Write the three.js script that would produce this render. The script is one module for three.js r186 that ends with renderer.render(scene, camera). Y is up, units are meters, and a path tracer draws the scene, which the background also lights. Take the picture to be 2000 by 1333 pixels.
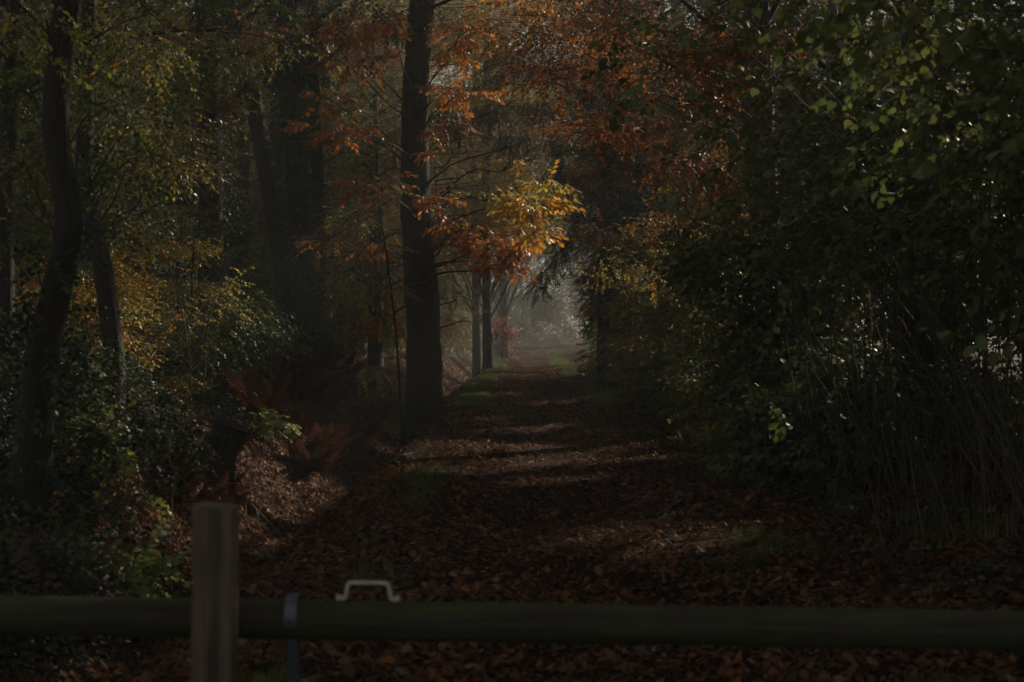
import * as THREE from 'three';
import { mergeGeometries } from 'three/addons/utils/BufferGeometryUtils.js';
import { RoundedBoxGeometry } from 'three/addons/geometries/RoundedBoxGeometry.js';
import { createNoise2D, createNoise3D } from 'simplex-noise';

// ---------------------------------------------------------------- camera, sky, sun, exposure
const scene = new THREE.Scene();
const camera = new THREE.PerspectiveCamera(26.98, 1024 / 682, 0.1, 900);
camera.position.set(0, 1.64, 0);
camera.lookAt(-0.792, 1.64 - 0.663, -100);
camera.focus = 22;
camera.userData.fStop = 3;
camera.updateMatrixWorld(true);

const SUN = new THREE.Vector3().setFromSphericalCoords(1, THREE.MathUtils.degToRad(90 - 27), THREE.MathUtils.degToRad(180 - 40)); // ahead and to the right, low autumn sun
const skyData = new Float32Array(512 * 256 * 4);   // thin autumn haze: pale at the horizon, deeper overhead, a soft aureole round the sun
for (let j = 0; j < 256; j++) for (let i = 0; i < 512; i++) {
  const e = ((j + 0.5) / 256 - 0.5) * Math.PI, a = ((i + 0.5) / 512 - 0.5) * 2 * Math.PI, k = Math.pow(1 - Math.max(0, Math.sin(e)), 2.5), o = (j * 512 + i) * 4;
  const c = Math.cos(e) * Math.cos(a) * SUN.x + Math.sin(e) * SUN.y + Math.cos(e) * Math.sin(a) * SUN.z, g = 0.4 * Math.exp(-Math.acos(Math.min(1, c)) / 0.22);
  skyData.set([0.08 + 0.18 * k + g, 0.094 + 0.17 * k + g * 0.93, 0.11 + 0.145 * k + g * 0.8, 1], o);
}
const skyTex = new THREE.DataTexture(skyData, 512, 256, THREE.RGBAFormat, THREE.FloatType);
skyTex.mapping = THREE.EquirectangularReflectionMapping; skyTex.magFilter = THREE.LinearFilter; skyTex.needsUpdate = true;
scene.background = scene.environment = skyTex;
const sun = new THREE.DirectionalLight(0xfff0d8, 5);
sun.name = 'sun';
sun.position.copy(SUN).multiplyScalar(200).add(new THREE.Vector3(0, 0, -40));
sun.target.position.set(0, 0, -40);
sun.castShadow = true;
sun.shadow.radius = 1.4;   // the disc is spread by thin haze
Object.assign(sun.shadow.camera, { left: -90, right: 90, top: 90, bottom: -90, near: 1, far: 500 });
sun.shadow.mapSize.set(4096, 4096);
scene.add(sun, sun.target);
scene.fog = new THREE.FogExp2(0xe2e6e1, 0.0021);

const renderer = new THREE.WebGLRenderer({ antialias: true });
renderer.toneMapping = THREE.LinearToneMapping;
renderer.toneMappingExposure = 1.6;
renderer.shadowMap.enabled = true;

// ---------------------------------------------------------------- helpers
let seed = 7;
const rnd = () => { seed = (seed + 0x6d2b79f5) | 0; let t = Math.imul(seed ^ (seed >>> 15), 1 | seed); t = (t + Math.imul(t ^ (t >>> 7), 61 | t)) ^ t; return ((t ^ (t >>> 14)) >>> 0) / 4294967296; };
const rr = (a, b) => a + (b - a) * rnd();
const gs = () => (rnd() + rnd() + rnd() - 1.5) / 0.87;
const pick = (a) => a[Math.min(a.length - 1, Math.floor(rnd() * a.length))];
const n2 = createNoise2D(rnd), n3 = createNoise3D(rnd);
const V = (x, y, z) => new THREE.Vector3(x, y, z);
const C = (r, g, b) => new THREE.Color().setRGB(r, g, b);
const clamp = THREE.MathUtils.clamp, smooth = THREE.MathUtils.smoothstep, lerp = THREE.MathUtils.lerp;
const F = 2778;
const RIGHT = V(1, 0, 0).applyQuaternion(camera.quaternion), UPV = V(0, 1, 0).applyQuaternion(camera.quaternion), FWD = V(0, 0, -1).applyQuaternion(camera.quaternion);
const at = (px, py, d) => camera.position.clone().addScaledVector(FWD, d).addScaledVector(RIGHT, d * (px - 1000) / F).addScaledVector(UPV, d * (666.5 - py) / F);
const seen = (p) => { const v = p.clone().sub(camera.position), d = v.dot(FWD); return d < 0.5 ? null : [1000 + F * v.dot(RIGHT) / d, 666.5 - F * v.dot(UPV) / d, d]; };
const PATH_X = 0.35, PATH_W = 1.85;
function ground(x, z) {
  const d = -z, w = n2(x * 0.35, z * 0.35) * 0.05 + n2(x * 1.3 + 9, z * 1.3) * 0.018;
  let y = w * 0.5 - 0.02 * Math.cos((x - PATH_X) * 2.2);
  const near = smooth(d, 3, 9), l = -x - 1.45 + 0.12 * n2(3, z * 0.2), wob = 0.25 * n2(z * 0.11, 5);
  if (l > 0) {
    const bank = 0.42 + 0.16 * n2(z * 0.17, 8) + 0.1 * smooth(d, 20, 10);
    y += near * (-0.6 * Math.exp(-(((l - 1.05 - wob) / 0.62) ** 2)) * smooth(l, 0, 0.5) + bank * smooth(l, 1.55 + wob, 2.6 + wob) + (n2(x * 0.22, z * 0.22) * 0.16 + w * 1.6) * smooth(l, 2, 4));
  }
  const r = x - 2.2;
  if (r > 0) y += 0.2 * smooth(r, 0.1, 1.6) * near + (n2(x * 0.25 + 4, z * 0.25) * 0.1 + w) * smooth(r, 0.6, 2) - 0.25 * smooth(r, 3.5, 7);
  return y;
}
const onGround = (x, z, up = 0) => V(x, ground(x, z) + up, z);
const lateral = (px, d) => at(px, 648, d).x;

// openings in the leaf canopy, along the sun's direction, and the clear way over the path
const gaps = [];
const gap = (p, r) => gaps.push([p, r]);
const SU = V(-SUN.z, 0, SUN.x).normalize(), SV = SU.clone().cross(SUN);
const overPath = (p) => { const d = -p.z; return d < 112 && Math.abs(p.x - PATH_X) < (d > 60 ? 2.3 : 1.9) && p.y < 2.3 + 0.032 * Math.max(0, d - 22); };
function open(p, canopy) {
  if (overPath(p)) return true;
  for (const [c, r] of gaps) {
    const vx = p.x - c.x, vy = p.y - c.y, vz = p.z - c.z, t = vx * SUN.x + vy * SUN.y + vz * SUN.z;
    if (t < 0.5 * r + 0.4) continue;
    const q = vx * vx + vy * vy + vz * vz - t * t, e = r + Math.min(canopy ? 0.45 : 0.25, 0.1 + r * 1.4) + 0.3 * r * n3(p.x * 0.8, p.y * 0.8, p.z * 0.8);
    if (q < e * e) return true;
  }
  if (canopy) { const u = p.dot(SU), v = p.dot(SV); if (n2(u * 0.55, v * 0.55) + 0.4 * n2(u * 1.7, v * 1.7) > 0.8) return true; }
  return false;
}
for (const [px, py, d, r] of [
  [1035, 330, 23, 0.9], [1010, 430, 22.7, 0.95], [900, 380, 24, 0.85], [1065, 420, 22.5, 0.7], [940, 330, 23.8, 0.9], [1000, 280, 24, 0.6], [970, 400, 23.6, 0.9], [880, 340, 24.2, 0.7], [1050, 470, 22.8, 0.35], [840, 385, 24.5, 0.25], [880, 590, 27, 0.3],
  [940, 805, 26, 0.22], [1040, 800, 25, 0.16], [890, 790, 27, 0.25], [1010, 830, 23, 0.12], [1290, 888, 18, 0.12],
  [530, 890, 16.5, 0.07], [580, 985, 15, 0.05], [500, 1045, 13, 0.04], [740, 1020, 13.2, 0.02], [250, 120, 13, 0.14], [320, 330, 13.4, 0.2], [200, 240, 12, 0.1], [690, 240, 25, 0.12], [710, 120, 25, 0.15], [900, 180, 25.5, 0.3], [930, 70, 25, 0.35], [1250, 130, 18.5, 0.5], [1150, 60, 20, 0.5], [1340, 230, 18, 0.5], [1440, 70, 17, 0.4], [1080, 190, 21, 0.4], [1200, 250, 20.5, 0.4], [1180, 350, 23, 0.3], [1600, 350, 9, 0.06], [1750, 420, 9, 0.06], [1500, 150, 10, 0.2], [1560, 520, 12, 0.05], [1660, 600, 11, 0.05], [1850, 200, 9, 0.2], [1700, 100, 10, 0.25], [1560, 760, 12, 0.05], [1250, 740, 24, 0.15], [1180, 690, 34, 0.3],
  ...Array.from({ length: 16 }, (_, i) => [lerp(860, 1260, (i * 0.618) % 1), 800 + i * 10, 1.64 * F / (152 + i * 10), 0.03 + 0.03 * (i % 3)]), [940, 771, 36, 0.4], [990, 730, 52, 0.7], [1060, 728, 54, 0.6], [960, 712, 64, 0.7], [1040, 706, 68, 0.7],
  [1340, 830, 16, 0.1], [1480, 790, 14, 0.08], [1290, 600, 22, 0.5], [1260, 480, 24, 0.55], [1320, 700, 20, 0.28], [1230, 660, 27, 0.5], [1400, 560, 20, 0.35], [1340, 450, 22, 0.45], [1380, 640, 18, 0.25], [1430, 780, 15, 0.12], [1270, 790, 21, 0.15], [985, 650, 72, 1.2],
  [195, 620, 18.6, 0.5], [225, 690, 18.6, 0.3], [370, 690, 19.6, 0.5], [400, 640, 19.6, 0.3], [140, 690, 17, 0.2], [200, 930, 12, 0.2], [295, 1065, 9.6, 0.16], [480, 630, 30, 0.6], [660, 300, 34, 1.0], [700, 120, 40, 1.5],
  [300, 150, 16, 0.15], [340, 300, 17, 0.2], [940, 180, 26, 0.5], [720, 420, 26, 0.5], [1440, 250, 22, 0.4], [1960, 330, 17, 0.5],
]) gap(at(px, py, d), r);
for (const [x, y, z, r] of [[0.5, 1.5, -68, 2.2], [0.5, 1.5, -75, 3.4], [0.5, 2, -85, 5.5], [0.5, 2, -97, 7.5], [0, 3, -110, 8], [-3.5, 2, -50, 1.2], [-4, 2, -60, 1.8]]) gap(V(x, y, z), r);

const NTH = ['first', 'second', 'third', 'fourth', 'fifth', 'sixth', 'seventh', 'eighth', 'ninth', 'tenth', 'eleventh', 'twelfth', 'thirteenth'];
const names = {};
const numbered = (n) => { const k = names[n] = (names[n] ?? -1) + 1; return k ? n + '_' + String(k).padStart(3, '0') : n; };
const shade = (o) => { o.castShadow = o.receiveShadow = true; return o; };
function thing(name, label, category, pos, group) {
  const o = new THREE.Group(); o.name = numbered(name); o.position.copy(pos); o.userData = { label, category };
  if (group) o.userData.group = group;
  scene.add(o); return o;
}
function part(parent, name, geo, mat) { const m = shade(new THREE.Mesh(geo, mat)); m.name = name; parent.add(m); return m; }
const local = (geo, o) => geo.translate(-o.position.x, -o.position.y, -o.position.z);
function stuff(parent, name, geo, mat, list, label, category) {   // list of [Matrix4 in world, Color]
  if (!list.length) return null;
  const m = shade(new THREE.InstancedMesh(geo, mat, list.length)), t = new THREE.Matrix4(), o = parent ? parent.position : V(0, 0, 0);
  list.forEach(([w, c], i) => { t.copy(w); t.elements[12] -= o.x; t.elements[13] -= o.y; t.elements[14] -= o.z; m.setMatrixAt(i, t); m.setColorAt(i, c); });
  m.name = parent ? name : numbered(name); m.userData.kind = 'stuff';
  if (label) Object.assign(m.userData, { label, category });
  (parent ?? scene).add(m); return m;
}

// ---------------------------------------------------------------- textures and materials
function texture(size, f, srgb = true) {   // f(u, v) -> [r, g, b] 0..1, tiling
  const data = new Uint8Array(size * size * 4);
  for (let j = 0; j < size; j++) for (let i = 0; i < size; i++) { const c = f(i / size, j / size), o = (j * size + i) * 4; for (let k = 0; k < 3; k++) data[o + k] = clamp(c[k], 0, 1) * 255; data[o + 3] = 255; }
  const t = new THREE.DataTexture(data, size, size); t.wrapS = t.wrapT = THREE.RepeatWrapping; t.magFilter = THREE.LinearFilter; t.minFilter = THREE.LinearMipmapLinearFilter; t.generateMipmaps = true;
  if (srgb) t.colorSpace = THREE.SRGBColorSpace;
  t.needsUpdate = true; return t;
}
const wrapN = (u, v, fu, fv, s) => { const a = u * 2 * Math.PI, b = v * 2 * Math.PI; return n3(Math.cos(a) * fu + s, Math.sin(a) * fu, Math.cos(b) * fv * 0.7 + s) * 0.6 + n3(Math.sin(a) * fu - s, Math.sin(b) * fv * 0.7, Math.cos(a) * fu) * 0.4; };
const barkHeight = (u, v) => { const r = 1 - Math.abs(wrapN(u, v, 4.5, 1.3, 3)), f = wrapN(u, v, 11, 5, 20), g = wrapN(u, v, 18, 16, 41); return clamp(0.35 + 0.4 * (r - 0.6) + 0.25 * f + 0.12 * g, 0, 1); };
const barkBump = texture(512, (u, v) => { const h = barkHeight(u, v); return [h, h, h]; }, false);
const barkMap = (a, b, m) => texture(512, (u, v) => { const h = barkHeight(u, v), l = smooth(wrapN(u, v, 1.2, 1.2, 60), 0.1, 0.6) * 0.6; return [0, 1, 2].map((k) => lerp(lerp(a[k], b[k], h), m[k], l)); });
const bark = (a, b, m, bump = 0.045) => new THREE.MeshStandardMaterial({ map: barkMap(a, b, m), bumpMap: barkBump, bumpScale: bump, roughness: 0.95 });
const oakBark = bark([0.17, 0.14, 0.12], [0.36, 0.32, 0.28], [0.27, 0.28, 0.2]);
const darkBark = bark([0.13, 0.11, 0.095], [0.3, 0.27, 0.23], [0.2, 0.23, 0.14]);
const twigMat = new THREE.MeshStandardMaterial({ color: C(0.05, 0.038, 0.03), roughness: 0.9, map: texture(64, (u, v) => { const h = 0.75 + 0.25 * wrapN(u, v, 3, 3, 2); return [h, h, h]; }) });
const stemMat = new THREE.MeshStandardMaterial({ color: C(0.1, 0.075, 0.055), roughness: 0.85, map: twigMat.map });
const leafMat = (gloss, rough, through = 0.42) => new THREE.MeshPhysicalMaterial({ color: 0xffffff, vertexColors: true, roughness: 0.95, transmission: through, thickness: 0, clearcoat: gloss, clearcoatRoughness: rough, specularIntensity: 0.45, side: THREE.DoubleSide });
const LEAF = { soft: leafMat(0.28, 0.36), glossy: leafMat(0.35, 0.34, 0.52), ivy: leafMat(0.35, 0.36, 0.2), dry: leafMat(0.06, 0.35, 0.2), needle: leafMat(0.15, 0.5, 0.1) };
LEAF.dry.specularIntensity = 0.05;
const tinted = new Map();
const tint = (mat, c, k) => { const key = mat.uuid + k; if (!tinted.has(key)) { const m = mat.clone(); m.vertexColors = false; m.color.copy(c); tinted.set(key, m); } return tinted.get(key); };

// ---------------------------------------------------------------- leaf and spray shapes
function leafGeo(widths, L, W, fold = 0.25, droop = 0.15, c = [1, 1, 1]) {
  const n = widths.length - 1, pos = [], uv = [], idx = [], col = [];
  widths.forEach((w, i) => {
    const t = i / n, z = t * L, y = -droop * t * t * L, x = w * W;
    pos.push(0, y, z, -x, y + fold * x, z + x * 0.12, x, y + fold * x, z + x * 0.12); uv.push(0.5, t, 0.5 - w / 2, t, 0.5 + w / 2, t);
    for (let k = 0; k < 3; k++) col.push(...c);
    if (i) { const a = (i - 1) * 3, b = i * 3; idx.push(a, b, b + 1, a, b + 1, a + 1, a, a + 2, b + 2, a, b + 2, b); }
  });
  const g = new THREE.BufferGeometry();
  g.setAttribute('position', new THREE.Float32BufferAttribute(pos, 3)); g.setAttribute('uv', new THREE.Float32BufferAttribute(uv, 2)); g.setAttribute('color', new THREE.Float32BufferAttribute(col, 3)); g.setIndex(idx);
  g.computeVertexNormals(); return g;
}
const SHAPE = {
  oval: [0.02, 0.36, 0.5, 0.36, 0], round: [0.04, 0.38, 0.54, 0.6, 0.58, 0.48, 0.3, 0.12, 0], lance: [0.02, 0.24, 0.26, 0.14, 0],
  oak: [0.03, 0.1, 0.34, 0.13, 0.52, 0.16, 0.6, 0.2, 0.46, 0.14, 0.22, 0], ivy: [0.06, 0.62, 0.36, 0.42, 0.2, 0], maple: [0.05, 0.5, 0.25, 0.7, 0.3, 0.5, 0.16, 0],
};
function bar(a, b, ra, rb, sides = 3) {
  const d = b.clone().sub(a), g = new THREE.CylinderGeometry(rb, ra, d.length(), sides, 1, true);
  g.applyQuaternion(new THREE.Quaternion().setFromUnitVectors(V(0, 1, 0), d.clone().normalize())); g.translate((a.x + b.x) / 2, (a.y + b.y) / 2, (a.z + b.z) / 2); return g;
}
const paint = (g, c) => { const n = g.attributes.position.count, a = new Float32Array(n * 3); for (let i = 0; i < n; i++) a.set(c, i * 3); g.setAttribute('color', new THREE.BufferAttribute(a, 3)); return g; };
function spray({ shape, leaf, width, n, length, spread = 0.9, tilt = 0.35, fold = 0.22, droop = 0.2, hang = 0.15, twig = 0.0022 }) {
  const leaves = [], parts = [], v = [0, 1, 2].map((k) => leafGeo(SHAPE[shape], 1, width, fold * (0.5 + k * 0.5), droop * (0.3 + k * 0.7)));
  const curve = (t) => V(Math.sin(t * 2.4) * 0.05 * length, -hang * t * t * length, t * length);
  for (let i = 0; i < n; i++) {
    const t = (i + 0.6) / n, side = i === n - 1 ? 0 : i % 2 ? 1 : -1, p = curve(t), s = leaf * rr(0.72, 1.15) * (1 - 0.25 * (1 - t));
    const e = new THREE.Euler(rr(-tilt, tilt) + 0.12, side * rr(0.6, 1.25) * spread + rr(-0.2, 0.2), rr(-tilt, tilt) * 1.4, 'YXZ');
    const m = new THREE.Matrix4().compose(p, new THREE.Quaternion().setFromEuler(e), V(s, s, s)), k = Math.floor(rnd() * 3), b = rr(0.65, 1.25), h = rr(-0.12, 0.12);
    leaves.push({ m, k }); parts.push(paint(v[k].clone().applyMatrix4(m), [b * (1 + h), b * (1 - h * 0.6), b * (1 - h)]));
  }
  const tw = []; for (let i = 0; i < 3; i++) tw.push(bar(curve(i / 3), curve((i + 1) / 3), twig * (1 - i * 0.25), twig * (0.75 - i * 0.25)));
  const twigs = mergeGeometries(tw);
  return { geo: mergeGeometries([...parts, paint(twigs.clone(), [0.25, 0.2, 0.2])]), leaves, variants: v, twigs };
}
const SPRAY = {
  oak: [0, 1].map(() => spray({ shape: 'oak', leaf: 0.125, width: 0.66, n: 8, length: 0.34, tilt: 0.5, droop: 0.3, twig: 0.003 })),
  beech: [0, 1].map(() => spray({ shape: 'oval', leaf: 0.072, width: 0.6, n: 11, length: 0.42, tilt: 0.3 })),
  hazel: [0, 1].map(() => spray({ shape: 'round', leaf: 0.085, width: 0.72, n: 7, length: 0.34, tilt: 0.45, droop: 0.3, fold: 0.12 })),
  small: [0, 1].map(() => spray({ shape: 'oval', leaf: 0.05, width: 0.62, n: 9, length: 0.28, tilt: 0.5 })),
  ivy: [0, 1].map(() => spray({ shape: 'ivy', leaf: 0.062, width: 0.8, n: 10, length: 0.26, tilt: 0.7, spread: 1.1, hang: 0.4 })),
  yew: [0, 1].map(() => spray({ shape: 'lance', leaf: 0.075, width: 0.5, n: 20, length: 0.42, tilt: 0.3, hang: 0.25 })),
  bramble: [0, 1].map(() => spray({ shape: 'oval', leaf: 0.06, width: 0.72, n: 12, length: 0.4, tilt: 0.6, spread: 1.2, hang: 0.6 })),
  maple: [0, 1].map(() => spray({ shape: 'maple', leaf: 0.09, width: 0.75, n: 6, length: 0.3, tilt: 0.5, droop: 0.35 })),
};
const PAL = {
  lime: [C(0.2, 0.24, 0.03), C(0.26, 0.26, 0.035), C(0.13, 0.18, 0.03)],
  yellow: [C(0.36, 0.24, 0.03), C(0.3, 0.24, 0.04), C(0.4, 0.22, 0.03), C(0.18, 0.19, 0.035)],
  gold: [C(0.5, 0.29, 0.035), C(0.5, 0.24, 0.025), C(0.48, 0.36, 0.05), C(0.42, 0.32, 0.05)],
  orange: [C(0.42, 0.16, 0.022), C(0.36, 0.125, 0.02), C(0.46, 0.2, 0.028), C(0.32, 0.1, 0.018)],
  rust: [C(0.3, 0.1, 0.02), C(0.24, 0.08, 0.02), C(0.34, 0.12, 0.022), C(0.18, 0.08, 0.025)],
  russet: [C(0.28, 0.085, 0.02), C(0.22, 0.085, 0.022), C(0.15, 0.11, 0.025), C(0.26, 0.12, 0.03), C(0.33, 0.11, 0.02)],
  red: [C(0.3, 0.075, 0.025), C(0.24, 0.055, 0.02), C(0.32, 0.12, 0.03)],
  green: [C(0.075, 0.11, 0.025), C(0.09, 0.125, 0.03), C(0.06, 0.09, 0.022), C(0.11, 0.14, 0.03)],
  hazel: [C(0.11, 0.135, 0.035), C(0.095, 0.12, 0.033), C(0.14, 0.16, 0.04), C(0.12, 0.13, 0.04), C(0.085, 0.11, 0.033)],
  olive: [C(0.12, 0.13, 0.03), C(0.16, 0.15, 0.03), C(0.08, 0.11, 0.025), C(0.22, 0.17, 0.03)],
  dark: [C(0.022, 0.04, 0.015), C(0.028, 0.048, 0.018), C(0.018, 0.032, 0.014)],
};

// ---------------------------------------------------------------- stems
function tube(pts, radii, { sides = 8, step = 0.35, rough = 0.06, flare = 0, capEnd = false } = {}) {
  const curve = new THREE.CatmullRomCurve3(pts, false, 'centripetal'), L = curve.getLength(), n = Math.max(2, Math.round(L / step)), f = curve.computeFrenetFrames(n, false), pos = [], uv = [], idx = [];
  for (let i = 0; i <= n; i++) {
    const t = i / n, p = curve.getPointAt(t), k = t * (radii.length - 1), a = Math.min(radii.length - 2, Math.floor(k)), r0 = lerp(radii[a], radii[a + 1], k - a);
    for (let j = 0; j <= sides; j++) {
      const w = j / sides * 2 * Math.PI, q = V(0, 0, 0).addScaledVector(f.normals[i], Math.cos(w)).addScaledVector(f.binormals[i], Math.sin(w));
      const lobes = flare ? flare * Math.exp(-t * L / 0.45) * (0.6 + 0.5 * Math.cos(w * 5 + p.x)) : 0;
      const r = r0 * (1 + lobes + rough * n3((p.x + q.x * r0) * 2.2, p.y * 1.1, (p.z + q.z * r0) * 2.2) + rough * 0.6 * n3((p.x + q.x * r0) * 9, p.y * 3, (p.z + q.z * r0) * 9));
      pos.push(p.x + q.x * r, p.y + q.y * r, p.z + q.z * r); uv.push(j / sides * Math.max(1, Math.round(r0 * 6)), t * L * 0.6);
      if (i && j) { const a0 = (i - 1) * (sides + 1) + j - 1, b0 = a0 + sides + 1; idx.push(a0, a0 + 1, b0 + 1, a0, b0 + 1, b0); }
    }
  }
  const g = new THREE.BufferGeometry();
  g.setAttribute('position', new THREE.Float32BufferAttribute(pos, 3)); g.setAttribute('uv', new THREE.Float32BufferAttribute(uv, 2)); g.setIndex(idx); g.computeVertexNormals(); return g;
}
function limbPath(a, b, sag = 0.12, wig = 0.06) {
  const L = a.distanceTo(b), out = [];
  for (let i = 0; i <= 4; i++) { const t = i / 4, p = a.clone().lerp(b, t); p.y += Math.sin(t * Math.PI) * sag * L; if (i && i < 4) p.add(V(gs(), gs() * 0.6, gs()).multiplyScalar(wig * L)); out.push(p); }
  return out;
}
const X = V(1, 0, 0), M4 = () => new THREE.Matrix4();
function facing(p, dir, s, roll = 0, up = V(0, 1, 0)) {   // +z along dir
  const z = dir.clone().normalize(), x = up.clone().cross(z); if (x.lengthSq() < 1e-4) x.copy(X); x.normalize();
  const y = z.clone().cross(x), m = M4().makeBasis(x, y, z); if (roll) m.multiply(M4().makeRotationZ(roll));
  return m.scale(V(s, s, s)).setPosition(p);
}
// a clump of sprays round c; flat gives layered boughs
function clump(out, c, rx, ry, n, pal, { scale = 1, droop = -0.15, free = false, tone = 1, canopy = false } = {}) {
  const [a, b] = [pick(pal), pick(pal)];
  for (let i = 0; i < n; i++) {
    const u = V(gs() * 0.62, gs() * 0.62, gs() * 0.62); if (u.length() > 1.15) u.setLength(1.1 * rnd());
    const p = V(c.x + u.x * rx, c.y + u.y * ry, c.z + u.z * rx);
    if ((!free && open(p, canopy)) || p.y < ground(p.x, p.z) + 0.05) continue;
    const dir = V(u.x + gs() * 0.35, droop + gs() * 0.3, u.z + gs() * 0.35);
    const col = (rnd() < 0.6 ? a : rnd() < 0.5 ? b : pick(pal)).clone().multiplyScalar(tone * rr(0.75, 1.25));
    out.push([facing(p, dir, scale * rr(0.8, 1.25), gs() * 0.4), col]);
  }
}
function foliage(o, name, kind, mat, list, loose = 0) {
  const [s0, s1] = SPRAY[kind];
  if (loose) {   // the largest leaves in view as leaves of their own
    const vis = list.map((e, i) => { const q = seen(V(0, 0, 0).setFromMatrixPosition(e[0])); return q && q[0] > -20 && q[0] < 2020 && q[1] > -20 && q[1] < 1350 ? [q[2], i] : null; }).filter(Boolean).sort((a, b) => a[0] - b[0]);
    const take = new Set(vis.slice(0, Math.floor(loose / s0.leaves.length)).map((e) => e[1])), tw = [];
    list.forEach(([w, c], i) => {
      if (!take.has(i)) return;
      for (const { m, k } of s0.leaves) {
        const q = c.clone().multiplyScalar([0.75, 1, 1.2][Math.floor(rnd() * 3)]), key = [q.r, q.g, q.b].map((x) => Math.round(x * 40)).join();
        const leaf = part(o, 'leaf', s0.variants[k], tint(mat, q, key)), t = w.clone().multiply(m);
        t.elements[12] -= o.position.x; t.elements[13] -= o.position.y; t.elements[14] -= o.position.z;
        t.decompose(leaf.position, leaf.quaternion, leaf.scale);
      }
      tw.push(s0.twigs.clone().applyMatrix4(w));
    });
    if (tw.length) part(o, 'leaf_stalks', local(mergeGeometries(tw), o), twigMat).userData.kind = 'stuff';
    list = list.filter((e, i) => !take.has(i));
  }
  stuff(o, name, s0.geo, mat, list.filter((e, i) => i % 2 === 0)); stuff(o, name, s1.geo, mat, list.filter((e, i) => i % 2 === 1));
}
function ivyOn(list, pts, radii, n, y0, y1, pal = PAL.dark, depth = 0.16) {
  const curve = new THREE.CatmullRomCurve3(pts);
  for (let i = 0; i < n; i++) {
    const t = rr(y0, y1), p = curve.getPoint(t), k = t * (radii.length - 1), a = Math.min(radii.length - 2, Math.floor(k)), r = lerp(radii[a], radii[a + 1], k - a), w = rnd() * 6.283;
    if (n2(w * 0.8 + p.x, p.y * 0.7) < -0.45) continue;
    const d = V(Math.cos(w), rr(-0.9, 0.3), Math.sin(w)); p.x += d.x * (r + rnd() * depth); p.z += d.z * (r + rnd() * depth);
    list.push([facing(p, d, rr(0.8, 1.4), gs()), pick(pal).clone().multiplyScalar(rr(0.8, 1.3))]);
  }
}
// trunk along pts, clumps [{c, rx, ry, n}] on limbs
function tree({ name = 'tree', label, category = 'tree', group, pts, radii, mat = darkBark, sides = 14, flare = 0.35, kind = 'beech', leaf = LEAF.soft, clumps = [], pal = PAL.russet, crown, ivy, loose = 0, scale = 1, droop, limbR = 0.3, step = 0.3 }) {
  const base = pts[0].clone(); base.y = ground(base.x, base.z);
  const o = thing(name, label, category, base, group), foot = pts[0].clone(); foot.y = base.y - 0.25;
  const path = [foot, ...pts.slice(1)], curve = new THREE.CatmullRomCurve3(path, false, 'centripetal'), top = path[path.length - 1];
  part(o, 'trunk', local(tube(path, radii, { sides, flare, step, rough: 0.07 }), o), mat);
  if (ivy) { const l = []; ivyOn(l, path, radii, ivy.n, ivy.from ?? 0.02, ivy.to ?? 1, ivy.pal, ivy.depth); foliage(o, 'ivy', 'ivy', LEAF.ivy, l); }
  const all = [...clumps];
  if (crown) for (let i = 0; i < crown.n; i++) {
    const k = (i + rnd()) / crown.n, t = lerp(crown.from, 1, k), p = curve.getPoint(t), w = i * 2.4 + rnd(), env = crown.R * (0.35 + 0.65 * Math.sin(Math.PI * (0.22 + 0.74 * k))), d = env * (0.4 + 0.6 * Math.sqrt(rnd()));
    const a = crown.away ?? 0;
    all.push({ c: V(p.x + Math.cos(w) * d + a, p.y + rr(-0.3, 1.2), p.z + Math.sin(w) * d), rx: crown.rx, ry: crown.ry ?? crown.rx * 0.5, n: crown.per, canopy: true, drop: crown.drop });
  }
  const list = [], twigs = [];
  for (const q of all) {
    if (q.canopy && overPath(q.c)) continue;
    const tt = q.t ?? clamp((q.c.y - (q.drop ?? 0.25) * Math.hypot(q.c.x - base.x, q.c.z - base.z) - base.y) / (top.y - base.y), 0.12, 0.985), s = curve.getPoint(tt);
    const rT = lerp(radii[0], radii[radii.length - 1], tt), r = clamp(rT * (q.canopy ? limbR : 0.09), 0.01, 0.12), end = q.c.clone();
    const lp = limbPath(s, end, q.sag ?? 0.1), geo = tube(lp, [r, r * 0.6, 0.008], { sides: 5, step: 0.6, rough: 0.02 });
    part(o, 'limb', local(geo, o), mat === oakBark ? oakBark : darkBark);
    const nt = Math.min(7, 2 + Math.round(q.rx * 3));
    for (let i = 0; i < nt; i++) { const u = V(gs(), gs() * q.ry / q.rx, gs()).multiplyScalar(q.rx * 0.7), from = s.clone().lerp(end, rr(0.62, 0.98)); from.y += 0; const l2 = limbPath(lp[3].clone().lerp(end, rnd()), end.clone().add(u), 0.04, 0.08); twigs.push(tube(l2, [0.009, 0.004], { sides: 3, step: 0.5, rough: 0 })); }
    clump(list, q.c, q.rx, q.ry, q.n, q.pal ?? pal, { scale: q.scale ?? scale, droop, canopy: q.canopy });
  }
  if (twigs.length) part(o, 'twigs', local(mergeGeometries(twigs), o), twigMat).userData.kind = 'stuff';
  foliage(o, 'crown', kind, leaf, list, loose);
  return o;
}
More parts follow.
